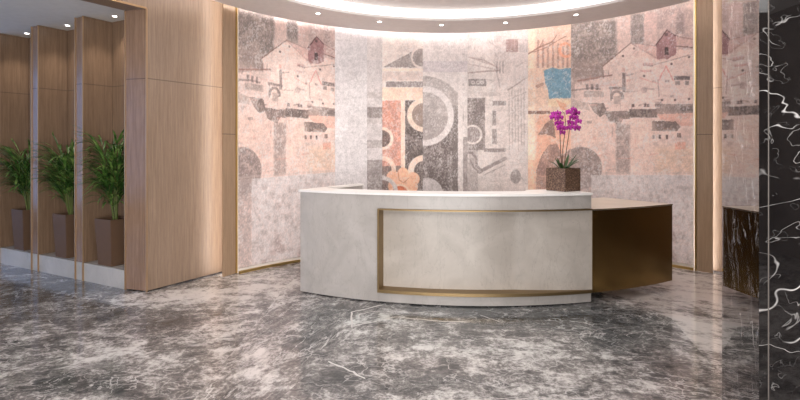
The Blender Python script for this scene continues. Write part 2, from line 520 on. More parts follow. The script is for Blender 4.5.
# ---- window on the far left
struct('wall_window_side', P((-9, -4.5), (-8.9, -4.5), (-8.9, 1.5), (-9, 1.5), z0=0, z1=CEIL), M['backwall']).name = 'wall_left'
struct('wall_left', P((-9, 1.5), (-8.9, 1.5), (-8.9, 9.0), (-9, 9.0), z0=0, z1=.35), M['backwall'])
bm = bmesh.new()
for y in np.arange(1.5, 9.01, 1.5): prism(bm, ((-8.98, y - .03), (-8.92, y - .03), (-8.92, y + .03), (-8.98, y + .03)), .35, CEIL)
wf = struct('window_1', bm, M['gold'])
t = NT('window_glass'); t.set(Base_Color=(1, 1, 1, 1), Roughness=0.0, Transmission_Weight=1.0, IOR=1.02)
obj('pane', P((-8.955, 1.5), (-8.945, 1.5), (-8.945, 9.0), (-8.955, 9.0), z0=.35, z1=CEIL), t.m, wf)

# ------------------------------------------------------------------ the mural
SM = 6.0e-3


def noise2(rng, h, w, cell, octaves=3, rough=.5, ax=1.0):
    out = np.zeros((h, w)); amp = 1; tot = 0
    for o in range(octaves):
        cy = max(1.0, cell / 2 ** o); cx = max(1.0, cell * ax / 2 ** o)
        gh, gw = int(h / cy) + 3, int(w / cx) + 3
        g = rng.random((gh, gw))
        yy = np.arange(h) / cy; xx = np.arange(w) / cx
        y0 = yy.astype(int); x0 = xx.astype(int); fy = (yy - y0)[:, None]; fx = (xx - x0)[None, :]
        fy = fy * fy * (3 - 2 * fy); fx = fx * fx * (3 - 2 * fx)
        a = g[np.ix_(y0, x0)]; b = g[np.ix_(y0, x0 + 1)]; c = g[np.ix_(y0 + 1, x0)]; d = g[np.ix_(y0 + 1, x0 + 1)]
        out += amp * ((a * (1 - fx) + b * fx) * (1 - fy) + (c * (1 - fx) + d * fx) * fy); tot += amp; amp *= rough
    return out / tot


def px2s(px):
    """angle on the mural wall of a measured photograph column"""
    k = (px - 400) / F
    # point (k*Y, Y) on circle WC, WR (far hit)
    a = k * k + 1; b = -2 * (k * WC.x + WC.y); c = WC.x ** 2 + WC.y ** 2 - WR ** 2
    Y = (-b + math.sqrt(b * b - 4 * a * c)) / (2 * a)
    return math.atan2(Y - WC.y, k * Y - WC.x), Y


def design(th, z):
    """wall position -> design drawing coordinates (measured off the photograph)"""
    X = WC.x + WR * np.cos(th); Y = WC.y + WR * np.sin(th)
    return 400 + F * X / Y, HZ - F * (z - H) / Y


TH_APEX_A, TH_APEX_B = px2s(286)[0], px2s(630)[0]
rng = np.random.default_rng(11)


class Canvas:
    def __init__(s, x, y):
        s.x, s.y = x, y; h, w = x.shape; s.h, s.w = h, w
        s.c = np.zeros((h, w, 3)); s.c[:] = (222, 212, 208)
        s.n_f = noise2(rng, h, w, 2.2, 2); s.n_m = noise2(rng, h, w, 8, 3); s.n_l = noise2(rng, h, w, 46, 4)
        s.jx = (noise2(rng, h, w, 5, 2) - .5) * 1.6; s.jy = (noise2(rng, h, w, 5, 2) - .5) * 1.6

    def put(s, m, col, k=1.0, wear=.35):
        """blend a colour through mask m, broken up by wear"""
        br = 1 - wear * np.clip((s.n_f * .55 + s.n_m * .45 - .42) * 5, 0, 1)
        a = (np.clip(m, 0, 1) * k * br)[..., None]
        s.c[:] = s.c * (1 - a) + np.array(col, float) * a

    def rect(s, x0, y0, x1, y1, col, k=1, wear=.35, soft=.6):
        x, y = s.x + s.jx * .5, s.y + s.jy * .5
        m = np.clip((x - x0) / soft + .5, 0, 1) * np.clip((x1 - x) / soft + .5, 0, 1) * np.clip((y - y0) / soft + .5, 0, 1) * np.clip((y1 - y) / soft + .5, 0, 1)
        s.put(m, col, k, wear)

    def poly(s, pts, col, k=1, wear=.35):
        x, y = s.x + s.jx * .6, s.y + s.jy * .6
        inside = np.zeros(x.shape, bool); n = len(pts)
        for i in range(n):
            (x1, y1), (x2, y2) = pts[i], pts[(i + 1) % n]
            if y1 == y2: continue
            c = ((y1 > y) != (y2 > y)) & (x < (x2 - x1) * (y - y1) / (y2 - y1) + x1)
            inside ^= c
        s.put(inside.astype(float), col, k, wear)

    def ring(s, cx, cy, r0, r1, col, k=1, wear=.2, x0=-1e9, x1=1e9, y0=-1e9, y1=1e9, sy=1):
        d = np.hypot(s.x - cx, (s.y - cy) / sy)
        m = np.clip((d - r0) / .7 + .5, 0, 1) if r0 > 0 else 1.0
        m = m * np.clip((r1 - d) / .7 + .5, 0, 1) * (s.x >= x0) * (s.x <= x1) * (s.y >= y0) * (s.y <= y1)
        s.put(m, col, k, wear)

    def line(s, pts, wd, col, k=1, wear=.2):
        m = np.zeros(s.x.shape); x, y = s.x + s.jx * .4, s.y + s.jy * .4
        for (x1, y1), (x2, y2) in zip(pts, pts[1:]):
            L = (x2 - x1) ** 2 + (y2 - y1) ** 2; t = np.clip(((x - x1) * (x2 - x1) + (y - y1) * (y2 - y1)) / L, 0, 1)
            d = np.hypot(x - x1 - t * (x2 - x1), y - y1 - t * (y2 - y1)); m = np.maximum(m, np.clip((wd / 2 - d) / .7 + .5, 0, 1))
        s.put(m, col, k, wear)


PINK = (227, 205, 197); PEACH = (229, 198, 184); GREY = (160, 150, 147); DARK = (128, 119, 117); PALE = (219, 212, 211)
SALM = (220, 176, 160); CREAM = (235, 215, 200); MAUVE = (176, 152, 149); ORNG = (222, 164, 142); BLUE = (138, 170, 186)


def town(c):
    c.c[:] = PINK
    c.rect(500, -60, 760, 45, (200, 186, 180), .9, .5, 6)
    c.rect(500, 20, 617, 78, (150, 141, 137), .95, .45, 5)
    c.rect(560, 60, 607, 100, (178, 162, 156), .7, .5, 5)
    c.rect(617, 10, 631, 50, (214, 193, 186), .9, .3, 2)
    c.rect(631, 14, 644, 44, (146, 138, 135), .85, .4, 2)
    c.rect(644, 12, 657, 46, (210, 186, 180), .8, .3, 2)
    c.rect(657, 8, 720, 50, (186, 166, 162), .75, .5, 2)
    c.rect(676, 14, 684, 34, (150, 138, 135), .6, .5, 2)
    c.poly([(603, 66), (631, 43), (659, 60), (660, 104), (603, 104)], (231, 211, 203), 1, .15)
    c.line([(603, 66), (631, 43), (660, 60)], 1.0, (140, 118, 112), .85)
    c.line([(631, 43), (655, 46)], .9, (150, 128, 122), .8)
    c.poly([(631, 43), (655, 46), (664, 60), (657, 60)], (216, 186, 180), .8)
    c.poly([(656, 45), (667, 30), (676, 35), (676, 54), (668, 59), (657, 59)], (170, 138, 138), 1, .25)
    c.line([(656, 45), (667, 30), (676, 36), (695, 40)], 1.1, (112, 92, 92), .9)
    c.line([(676, 46), (720, 50)], 1.1, (122, 100, 98), .9)
    c.poly([(676, 36), (720, 40), (720, 48), (676, 46)], (204, 176, 170), .7)
    c.rect(664.5, 47, 668.5, 55, (100, 88, 88), .9, .1)
    c.rect(665, 33, 668, 36, (112, 98, 98), .8, .1)
    c.poly([(656, 70), (672, 60), (720, 46), (720, 104), (656, 104)], (229, 208, 200), 1, .15)
    c.line([(650, 66), (672, 60), (720, 46)], .8, (160, 138, 132), .7)
    for x, y in ((623, 56), (634, 48.5), (689, 57), (671.5, 64), (644, 76), (662, 100), (675, 100), (689, 99)):
        c.ring(x, y, 0, 1.1, (112, 98, 96), .9, 0)
    # left houses
    c.poly([(575, 84), (611, 76), (611, 104), (575, 104)], (226, 206, 199), .9, .2)
    c.line([(578, 81), (612, 75)], 1.4, (164, 132, 126), .9)
    c.line([(560, 92), (592, 88), (600, 89)], 1.6, (150, 134, 130), .7)
    for x in (587, 592, 597): c.rect(x - 1.3, 84, x + 1.3, 90, (132, 120, 118), .8)
    c.rect(584, 91, 604, 97, (150, 138, 134), .5, .5)
    # tower, arch, windows
    c.rect(622.3, 73, 625.4, 92, (148, 134, 131), .85, .2)
    c.ring(617, 97, 4.2, 6.8, (150, 137, 134), .9, .3, y1=99)
    c.rect(609, 87, 626, 89.5, (140, 128, 126), .8, .4); c.rect(610, 89.5, 612, 101, (160, 146, 142), .7, .3)
    c.rect(614, 96, 620, 104, (186, 168, 162), .7, .2)
    c.rect(674, 76, 690, 80, (132, 122, 121), .9, .4); c.rect(675, 81, 680, 85, (140, 130, 128), .8, .3); c.rect(685, 81, 689, 85, (140, 130, 128), .7, .3)
    c.line([(659, 80), (666, 66), (673, 80)], 1.0, (214, 140, 132), .7); c.line([(640, 78), (660, 84)], .9, (216, 160, 150), .6)
    c.line([(658, 80), (659, 97)], 1.0, (160, 142, 138), .7); c.rect(643, 63, 653, 66, (190, 150, 146), .6); c.rect(640, 70, 652, 72, (200, 160, 156), .6)
    c.ring(644, 90, 0, 3.2, (190, 170, 166), .6, .3)
    for x in (633, 645, 648): c.rect(x - 1, 104, x + 1.4, 107, (116, 100, 98), .9, .1)
    # broken dark street line
    c.poly([(588, 103), (604, 103), (607, 113), (600, 117), (594, 112)], (142, 130, 126), .95)
    c.poly([(560, 96), (588, 103), (590, 110), (560, 108)], (176, 160, 154), .7)
    c.poly([(604, 111), (630, 111), (630, 119), (623, 119), (620, 125), (609, 121)], (150, 137, 133), .95)
    c.rect(629.5, 109, 657, 117.5, (128, 118, 115), .95)
    c.poly([(655, 104), (720, 104), (720, 112), (657, 114)], (158, 146, 142), .9)
    c.rect(680, 106, 693, 111, (126, 116, 114), .6)
    c.poly([(657, 114), (720, 112), (720, 126), (678, 126), (660, 119)], (222, 182, 169), .9, .3)
    c.poly([(652, 121), (676, 121.5), (681, 127), (677, 131), (652, 131)], (136, 124, 120), .95, .3)
    for x in (653.5, 660, 667): c.rect(x - 1.1, 135, x + 1.1, 139, (104, 92, 90), .95, 0)
    c.rect(677, 133, 681, 137.5, (110, 98, 96), .9, 0)
    # lower town, peach walls
    c.rect(560, 120, 604, 172, (228, 200, 188), .6, .3, 8); c.rect(630, 120, 655, 172, (229, 202, 190), .6, .3, 8)
    c.rect(655, 146, 720, 174, (222, 196, 178), .8, .4, 8)
    c.rect(675, 142, 685.5, 149.5, (218, 172, 156), .8, .2)
    c.rect(606, 124, 616, 174, (226, 198, 188), .6, .3, 3)
    c.rect(616, 124, 630, 174, (170, 155, 150), .85, .45, 2)
    c.ring(581, 168, 0, 21, (158, 146, 143), .95, .4)
    c.rect(560, 172, 760, 174, (206, 190, 184), .5, .3)
    rl_ = random.Random(5)
    for _ in range(70):                      # loose brush marks: sills, eaves, cracks
        x, y = rl_.uniform(575, 700), rl_.uniform(62, 170)
        dark = rl_.random() < .6 and y < 128
        cl = (150, 132, 128) if dark else rl_.choice(((214, 168, 156), (236, 218, 210), (190, 172, 166)))
        if rl_.random() < .55: c.line([(x, y), (x + rl_.uniform(4, 14), y + rl_.uniform(-2.5, 1.5))], rl_.uniform(.7, 1.6), cl, rl_.uniform(.35, .7), .5)
        elif rl_.random() < .5: c.line([(x, y), (x + rl_.uniform(-1, 1), y + rl_.uniform(3, 11))], rl_.uniform(.7, 1.5), cl, rl_.uniform(.35, .7), .5)
        else: c.rect(x, y, x + rl_.uniform(2, 6), y + rl_.uniform(1.5, 4), cl, rl_.uniform(.35, .65), .5)
    for _ in range(14):
        x, y = rl_.uniform(575, 700), rl_.uniform(20, 165)
        c.rect(x, y, x + rl_.uniform(8, 26), y + rl_.uniform(5, 16), rl_.choice(((206, 190, 184), (230, 210, 202), (218, 186, 174))), .3, .6, 4)
    # the plain grey strip below
    c.rect(500, 175, 591, 320, (190, 176, 172), .95, .55, .8)
    c.rect(591, 175, 760, 320, (214, 205, 203), 1, .3, .8)
    m = np.clip((c.n_m - .55) * 5, 0, 1) * (c.y > 176)
    c.put(m, (168, 158, 156), .6, .5)
    m = np.clip((noise2(rng, c.h, c.w, 30, 3) - .56) * 6, 0, 1) * (c.y > 200)
    c.put(m, (170, 150, 146), .6, .3)


def centre(c, k):
    """middle sheets: 0 pale, 1 narrow, 2 orange ornament, 3 big ring, 4 facade, 5 peach"""
    if k == 0:
        c.c[:] = (217, 212, 212)
        c.put(np.clip((c.n_l - .5) * 4, 0, 1), (196, 189, 189), .45, .5)
    if k == 1:
        c.c[:] = (206, 199, 198)
        c.rect(360, -20, 390, 60, (216, 208, 205), .8)
        for y0, y1, cl in ((92, 98, (188, 180, 178)), (107, 118, (150, 142, 140)), (118, 124, (196, 188, 186)), (140, 148, (176, 168, 166)), (160, 230, (160, 152, 150))):
            c.rect(360, y0, 390, y1, cl, .9, .4)
    if k == 2:
        c.c[:] = (226, 214, 208)
        c.poly([(383, 67), (423, 46), (423, 68)], (166, 157, 154), 1, .3)
        c.ring(421.5, 57.5, 8.8, 10.8, (226, 214, 208), 1, .1)
        c.rect(380, 68.5, 424, 71, (236, 218, 206), 1, .1)
        c.rect(380, 72, 424, 80.5, (214, 198, 191), .8)
        c.rect(386, 81.5, 424, 87, (156, 147, 146), .95, .35)
        c.rect(380, 87.5, 424, 100, (234, 208, 192), 1, .2)
        c.rect(380, 100.5, 401, 172, (212, 164, 149), 1, .45)
        c.put(np.clip((c.n_m - .5) * 5, 0, 1) * (c.y > 101) * (c.x < 401), (176, 132, 124), .6, .3)
        c.rect(405, 100.5, 424, 195, (120, 111, 109), 1, .35)
        c.rect(401, 95, 405, 180, (234, 210, 196), 1, .1)
        c.ring(424, 115, 0, 12, (176, 160, 152), 1, .4); c.ring(424, 115, 12, 17, (235, 216, 202), 1, .1)
        c.ring(382, 138.6, 0, 8.5, (128, 116, 113), 1, .3); c.ring(382, 138.6, 8.5, 11.5, (235, 212, 198), 1, .1)
        c.rect(380, 166, 401, 200, (140, 128, 125), 1, .35)
        c.ring(382, 170, 9.5, 14, (236, 208, 192), 1, .1, y1=176); c.ring(424, 171, 10, 16, (236, 212, 198), 1, .1, y1=178)
        for x, y, r in ((393, 177, 6.5), (413, 179, 6.8), (403, 173, 5.5), (403, 181, 8), (396, 186, 8), (412, 187, 6)): c.ring(x, y, 0, r, (236, 192, 168), 1, .15)
        c.line([(398, 171), (399, 180), (404, 183), (409, 178)], 1.0, (190, 140, 120), .8)
        c.line([(391, 182), (396, 186), (402, 187)], 1.0, (190, 140, 120), .7)
        c.ring(400, 194, 0, 9, (206, 130, 104), .9, .2); c.ring(400, 194, 8, 10, (232, 206, 190), 1, .1)
        c.ring(382, 192, 12, 16, (214, 206, 204), 1, .1)
        c.rect(380, 197, 424, 320, (200, 186, 180), .9)
    if k == 3:
        c.c[:] = (221, 213, 210)
        c.rect(420, 61, 470, 72, (203, 194, 196), .8, .3)
        c.rect(420, 86, 424, 195, (176, 166, 163), .5)
        c.rect(420, 116, 458, 200, (132, 123, 121), 1, .4)
        c.ring(424, 116, 24, 40, (176, 168, 166), .8, .4, y1=122)
        c.rect(440, 92, 458, 118, (184, 175, 172), .8, .4)
        c.rect(453, 106, 458, 190, (140, 132, 130), .8, .3)
        c.ring(424, 116, 0, 24, (183, 175, 173), 1, .45); c.ring(424, 116, 24, 30, (219, 212, 210), 1, .08)
        c.ring(427, 194, 0, 16, (206, 199, 198), 1, .2)
        c.rect(458, 90, 463, 200, (221, 213, 210), 1, .1); c.rect(463, 137, 468, 200, (160, 151, 149), .85, .3)
    if k == 4:
        c.c[:] = (219, 210, 206)
        c.rect(494, -20, 530, 330, (212, 200, 196), .7, .4)
        c.line([(468, 57), (484, 60), (498, 68)], 1.2, (176, 158, 154), .8); c.line([(468, 64), (484, 67), (498, 70)], 1, (186, 170, 166), .7)
        c.line([(468, 73), (484, 71.5), (499, 70.5)], 1.5, (170, 152, 148), .8); c.line([(472, 58), (498, 67)], 1, (186, 170, 166), .7)
        c.rect(468.5, 79, 486, 86, (156, 148, 146), .95, .3)
        for x in (473, 478, 482): c.ring(x, 82.5, .8, 2, (215, 206, 203), 1, .1)
        c.rect(467, 98, 485, 150, (146, 137, 135), 1, .4); c.rect(467, 150, 478, 200, (176, 167, 165), .7, .4)
        c.rect(478, 92, 498, 96, (200, 190, 187), .8)
        c.ring(472.5, 134.6, 0, 7.8, (170, 160, 158), 1, .4); c.ring(472.5, 134.6, 7.8, 9.8, (224, 216, 212), 1, .1)
        c.rect(492.5, 101, 506, 105.5, (158, 149, 147), .95, .2); c.rect(492.5, 111, 496, 125.5, (160, 151, 149), .9, .2); c.rect(492.2, 129, 496.8, 144, (160, 151, 149), .9, .2)
        c.rect(484, 148.5, 506, 152, (158, 148, 146), .95, .2)
        c.line([(466, 153), (472, 153), (476, 158), (477, 166), (480, 169)], 2.2, (150, 140, 138), .9); c.line([(470, 160), (474, 168), (479, 172)], 1.4, (160, 150, 148), .9)
        c.line([(479, 172), (505, 158.5)], 3.6, (156, 146, 144), .9); c.line([(484, 175), (505, 165)], 1.2, (176, 166, 163), .8)
        c.ring(515.6, 176.6, 0, 5.2, (156, 148, 146), .9, .3, sy=1.35)
        c.rect(506, 39, 518, 52, (172, 148, 144), .9, .3); c.rect(519, 39, 528, 52, (200, 190, 187), .8); c.rect(494, 36, 506, 66, (200, 190, 186), .6, .5)
        c.rect(467.5, 34, 472, 50, (204, 196, 193), .7)
        for x in range(509, 527, 3): c.line([(x, 88 + (x % 4)), (x + .5, 142 + 3 * (x % 5))], 1.0, (178, 166, 162), .75, .5)
        c.line([(508, 90), (526, 78)], 1.2, (166, 152, 148), .8); c.line([(508, 100), (526, 92)], 1, (180, 168, 164), .7); c.line([(496, 68), (500, 88)], 1, (180, 168, 164), .7)
        for x in (497, 500, 503): c.line([(x, 62), (x, 73)], .9, (150, 138, 136), .8)
        c.rect(496, 152, 528, 160, (206, 196, 192), .5)
        rl_ = random.Random(8)
        for _ in range(60):
            x, y = rl_.uniform(469, 526), rl_.uniform(34, 188)
            c.line([(x, y), (x + rl_.uniform(-1, 9), y + rl_.uniform(-5, 8))], rl_.uniform(.6, 1.3), (168, 156, 152), rl_.uniform(.2, .5), .5)
    if k == 5:
        c.c[:] = (232, 206, 190)
        c.rect(520, -40, 535, 330, (240, 220, 202), .9, .2, 3)
        c.rect(536, -40, 575, 66, (221, 192, 177), .8, .3, 3)
        for i, x in enumerate((538, 543, 548, 553, 558, 563, 567.5)):
            c.rect(x - 1.1, 40 + (i % 3) * 3, x + 1.1, 68, (180, 150, 140), .75, .3)
        c.line([(528, 54), (540, 47), (552, 42)], 1.4, (160, 126, 116), .8); c.line([(534, 52), (545, 48), (566, 36)], 1.0, (160, 126, 116), .7)
        c.line([(540, 47), (543, 40)], 1, (160, 126, 116), .7); c.line([(552, 42), (557, 35)], 1, (160, 126, 116), .7)
        c.ring(566, 50, 5, 8, (232, 176, 150), .8, .2); c.rect(528, 68, 545, 106, (228, 200, 184), .6)
        c.poly([(535, 86), (544, 82), (544, 85), (536, 89)], (186, 154, 142), .9)
        c.poly([(543.5, 71), (552, 67.5), (558, 69), (571.5, 68), (571.5, 98), (549, 98.5), (548, 90), (545, 82)], BLUE, 1, .18)
        c.put(np.clip((c.n_m - .5) * 5, 0, 1) * (c.x > 548) * (c.y > 71) * (c.y < 97), (116, 154, 176), .5, .2)
        c.rect(548, 99, 571, 107, (240, 216, 190), .9, .2); c.poly([(556, 100), (566, 104), (568, 112), (560, 108)], (224, 170, 146), .8)
        c.rect(528, 111, 550, 114, (140, 112, 104), .9, .2); c.rect(550, 112, 571, 113.5, (176, 146, 136), .8, .2)
        c.rect(536, 115, 571, 200, (226, 178, 158), .8, .4, 3)
        c.poly([(538, 135), (545, 124), (553, 118), (556, 138), (546, 134)], (156, 134, 128), .95)
        c.poly([(536, 172), (541, 156), (549, 145), (557, 143), (562, 156), (571, 148), (571, 175), (537, 176)], (160, 138, 133), .9, .4)
        c.rect(534, 176, 571, 200, (170, 150, 145), .8, .5)
        c.rect(526, 160, 536, 200, (238, 196, 174), .8, .2)


def mural_sheet(a0, a1, kind, z0=.06, z1=3.40):
    nx = max(4, int(abs(a1 - a0) * WR / SM)); nz = int((z1 - z0) / (SM * 1.3))
    th = np.linspace(a0, a1, nx); zz = np.linspace(z0, z1, nz)
    T, Z = np.meshgrid(th, zz)
    if kind == 'townA': dx, dy = design(T + (TH_APEX_B - TH_APEX_A), Z)
    else: dx, dy = design(T, Z)
    c = Canvas(dx, dy)
    if isinstance(kind, str): town(c)
    else: centre(c, kind)
    # weathered print over all of it
    f = (noise2(rng, nz, nx, 1.6, 2) - .5); g = (noise2(rng, nz, nx, 7, 3) - .5); l = (noise2(rng, nz, nx, 60, 3) - .5)
    streak = noise2(rng, nz, nx, 3, 2, .6, 8) - .5
    k = 1 + f * .20 + g * .15 + l * .12 + streak * .07
    base = c.c + (c.c - 190) * .30 + 2
    col = np.clip(base * k[..., None], 0, 252)
    chips = np.clip((noise2(rng, nz, nx, 2.4, 2) * .62 + noise2(rng, nz, nx, 14, 2) * .38 - .57) * 9, 0, 1)[..., None] * .5
    col = col * (1 - chips) + np.array((240, 234, 232)) * chips
    col = np.clip(col * np.array((1.0, 1.0, 1.005)), 0, 254)
    s = col / 255; lin = np.where(s <= .04045, s / 12.92, ((s + .055) / 1.055) ** 2.4)
    co = np.stack([WC.x + WR * np.cos(T), WC.y + WR * np.sin(T), Z], -1).reshape(-1, 3)
    idx = np.arange(nx * nz).reshape(nz, nx)
    q = np.stack([idx[:-1, :-1], idx[:-1, 1:], idx[1:, 1:], idx[1:, :-1]], -1).reshape(-1, 4)
    # thin edges of the sheet
    border = np.concatenate([idx[0, :], idx[1:, -1], idx[-1, -2::-1], idx[-2:0:-1, 0]])
    bc = co[border].copy(); d = bc[:, :2] - np.array((WC.x, WC.y)); bc[:, :2] += d / WR * .010
    nb = len(border); base = len(co)
    j = (np.arange(nb) + 1) % nb
    side = np.stack([border, base + np.arange(nb), base + j, border[j]], -1)
    verts = np.concatenate([co, bc]); faces = np.concatenate([q, side])
    me = bpy.data.meshes.new('mural_panel')
    me.vertices.add(len(verts)); me.vertices.foreach_set('co', verts.ravel())
    me.loops.add(faces.size); me.loops.foreach_set('vertex_index', faces.ravel().astype(np.int32))
    me.polygons.add(len(faces)); me.polygons.foreach_set('loop_start', (np.arange(len(faces)) * 4).astype(np.int32))
    me.update(calc_edges=True)
    cc = np.ones((len(verts), 4)); cc[:len(co), :3] = lin.reshape(-1, 3); cc[len(co):, :3] = lin.reshape(-1, 3)[border]
    ca = me.color_attributes.new('print', 'FLOAT_COLOR', 'POINT'); ca.data.foreach_set('color', cc.ravel())
    return me


t = NT('printed_plaster_mural')
at = t.n('ShaderNodeAttribute', attribute_name='print')
fn = t.noise(t.coords(), 120, 3, .6)
mc = t.mix(t.math('MULTIPLY', fn, .08), at.outputs['Color'], (.30, .27, .26, 1))
M['mural'] = t.set(Base_Color=mc, Roughness=.62)

mural = thing('mural', 'tall curved wall mural of faded town houses and rings in grey and pink sheets', 'mural', (.9, 7.5, 0))
cuts = [(AL, px2s(335)[0], 'townA'), (px2s(335)[0], px2s(367)[0], 0), (px2s(367)[0], px2s(382.3)[0], 1), (px2s(382.3)[0], px2s(422.8)[0], 2),
        (px2s(422.8)[0], px2s(467.5)[0], 3), (px2s(467.5)[0], px2s(528)[0], 4), (px2s(528)[0], px2s(571)[0], 5), (px2s(571)[0], AR, 'townB')]
plabels = {'townA': 'sheet with pink town and church gable, left', 0: 'plain pale grey sheet', 1: 'narrow grey sheet with dark squares', 2: 'orange and charcoal sheet with ornament',
           3: 'grey sheet with a large pale ring', 4: 'pale sheet with sketched facade', 5: 'peach sheet with a blue square', 'townB': 'sheet with pink town and church gable, right'}
for a0, a1, k in cuts:
    o = obj('mural_panel', mural_sheet(a0 - .00008, a1 + .00008, k), M['mural'], mural)
    o['label'] = plabels[k]

# gold line at the foot of the mural
bm = bmesh.new(); ribbon(bm, arc(WC, WR + .005, AL, AR, 72), arc(WC, WR - .02, AL, AR, 72), 0, .03)
struct('baseboard_back', bm, M['gold'], 30)


# ---- pilasters with gold edge
def pilaster(a, b, trim_dir, label):
    a, b = Vector(a), Vector(b); d = (b - a).normalized(); n = Vector((-d.y, d.x)) * (1 if trim_dir > 0 else -1)
    t = thing('wood_pilaster', label, 'pilaster', (*((a + b) / 2), 0))
    obj('oak_panel', P(a, b, b + n * .02, a + n * .02, z0=.004, z1=CEIL - .002, bevel=.003), M['wood_low'], t)
    g0 = b if trim_dir > 0 else b
    obj('gold_trim', P(b + d * .002 - n * .012, b + d * .018 - n * .012, b + d * .018 + n * .022, b + d * .002 + n * .022, z0=.004, z1=CEIL - .002), M['gold'], t)
    return t


pilaster((-2.03, 5.92), (-1.945, 6.10), 1, 'narrow oak pilaster with gold edge at the left end of the mural')
pilaster((3.70, 6.10), (3.585, 6.225), -1, 'narrow oak pilaster with gold edge at the right end of the mural')


def slot_light(p, q, label):
    p, q = Vector(p), Vector(q); d = (q - p).normalized(); n = Vector((-d.y, d.x)) * .012
    tag(obj('light_strip', P(p, q, q + n, p + n, z0=.02, z1=CEIL - .05), M['led_slot']), label, 'light strip')


slot_light((-2.052, 5.985), (-2.037, 6.017), 'vertical warm light strip glowing between the left oak wall and its pilaster')
slot_light((3.715, 6.185), (3.70, 6.205), 'vertical warm light strip glowing behind the right oak pilaster')

# gold edges of the opening
def goldbar(p, w1, z0, z1, n=3):
    pass


bm = bmesh.new(); prism(bm, (C0 + Vector((.004, -.006)), C0 + BD * .012 + Vector((.004, -.006)), C0 + BD * .012 - nB * -.004, C0 + Vector((-.012, .004))), .0, HEAD)
k0 = C0 - nB * .006
prism(bm, (k0, k0 - BD * 8.9, k0 - BD * 8.9 + nB * .012, k0 + nB * .012), HEAD - .006, HEAD + .014)
struct('trim_1', bm, M['bronze'])
bm = bmesh.new(); prism(bm, (J0 - V * .008, J0 - V * .008 + U * .016, J0 + V * .01 + U * .016, J0 + V * .01), 0, HEAD)
struct('trim_2', bm, M['bronze'])

# ---- stone plinth of the niche
pl0 = J0 + U * .017
tag(obj('plinth', P(pl0 + V * .004, pl0 + V * .004 + U * (NL - .1), pl0 + U * (NL - .1) + V * .33, pl0 + V * .33, z0=0, z1=.20), M['plinth']),
    'low pale stone plinth running along the niche under the palms', 'plinth')

# ---- dividers between the bays
BAY, FIN = .757, .163
fin_lab = ['oak divider with gold edges, right of the middle palm', 'oak divider with gold edges between the left and middle palms',
           'oak divider with gold edges, left of all the palms', 'oak divider beyond the left end of the view']
for i in range(3):
    a = J0 + U * (BAY * (i + 1) + FIN * i)
    t = thing('wooden_divider', fin_lab[i], 'divider', (*a, 0), 'oak dividers of the planted niche')
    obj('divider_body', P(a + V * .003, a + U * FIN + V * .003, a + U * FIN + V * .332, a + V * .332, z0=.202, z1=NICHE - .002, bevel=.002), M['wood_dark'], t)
    obj('edge_panel', P(a + U * .018, a + U * (FIN - .018), a + U * (FIN - .018) - V * .004 + V * .008, a + U * .018 + V * .004, z0=.204, z1=NICHE - .004), M['wood_gloss'], t)
    for s in (0, FIN - .016):
        obj('gold_trim', P(a + U * s - V * .010, a + U * (s + .016) - V * .010, a + U * (s + .016) + V * .0025, a + U * s + V * .0025, z0=.0, z1=NICHE - .003), M['bronze'], t)


# ---- downlights
def downlight(x, y, z, label, group, power, spot=1.3, r=.025, tilt=None):
    t = thing('ceiling_downlight', label, 'downlight', (x, y, z), group)
    bm = bmesh.new()
    n = 24; rows = []
    for i in range(n):
        a = 2 * math.pi * i / n; c, s = math.cos(a), math.sin(a)
        rows.append([bm.verts.new((x + c * q, y + s * q, z + h)) for q, h in ((r * 1.45, -.0005), (r * 1.4, -.005), (r, -.005), (r * .92, -.0005))])
    for i in range(n):
        for k in range(3): bm.faces.new((rows[i][k], rows[i][k + 1], rows[(i + 1) % n][k + 1], rows[(i + 1) % n][k]))
    obj('bezel', bm, M['white'], t, 40)
    bm = bmesh.new(); prism(bm, arc((x, y), r * .93, 0, 2 * math.pi * 23 / 24, 24), z - .003, z - .0008)
    obj('lens', bm, M['lamp'], t)
    l = bpy.data.lights.new('downlight_beam', 'SPOT'); l.energy = power; l.spot_size = spot; l.spot_blend = .8; l.color = (1, .9, .8); l.shadow_soft_size = .03
    o = bpy.data.objects.new('downlight_beam', l); COL.objects.link(o); o.parent = t; o.location = (0, 0, -.02)
    if tilt: o.rotation_euler = tilt
    return t


dl = ['leftmost downlight in the curved ceiling ring, above the town scene', 'second downlight from the left in the curved ceiling ring', 'middle downlight of the curved ceiling ring, above the big pale ring',
      'second downlight from the right in the curved ceiling ring', 'rightmost downlight in the curved ceiling ring, above the blue square']
for (px, py), lab in zip(((318, 13.4), (379.5, 21.5), (441.5, 24.8), (505.5, 22.5), (576, 14.5)), dl):
    x, y = fl(px, py, RING)
    downlight(x, y, RING, lab, 'downlights in the ceiling ring', 22, 1.9)
nl = ['niche downlight above the right palm', 'niche downlight above the middle palm', 'niche downlight above the left palm']
for i in range(3):
    p = J0 + U * (.46 + i * (BAY + FIN)) + V * .17
    downlight(p.x, p.y, NICHE, nl[i], 'downlights in the niche ceiling', 16, 1.7)

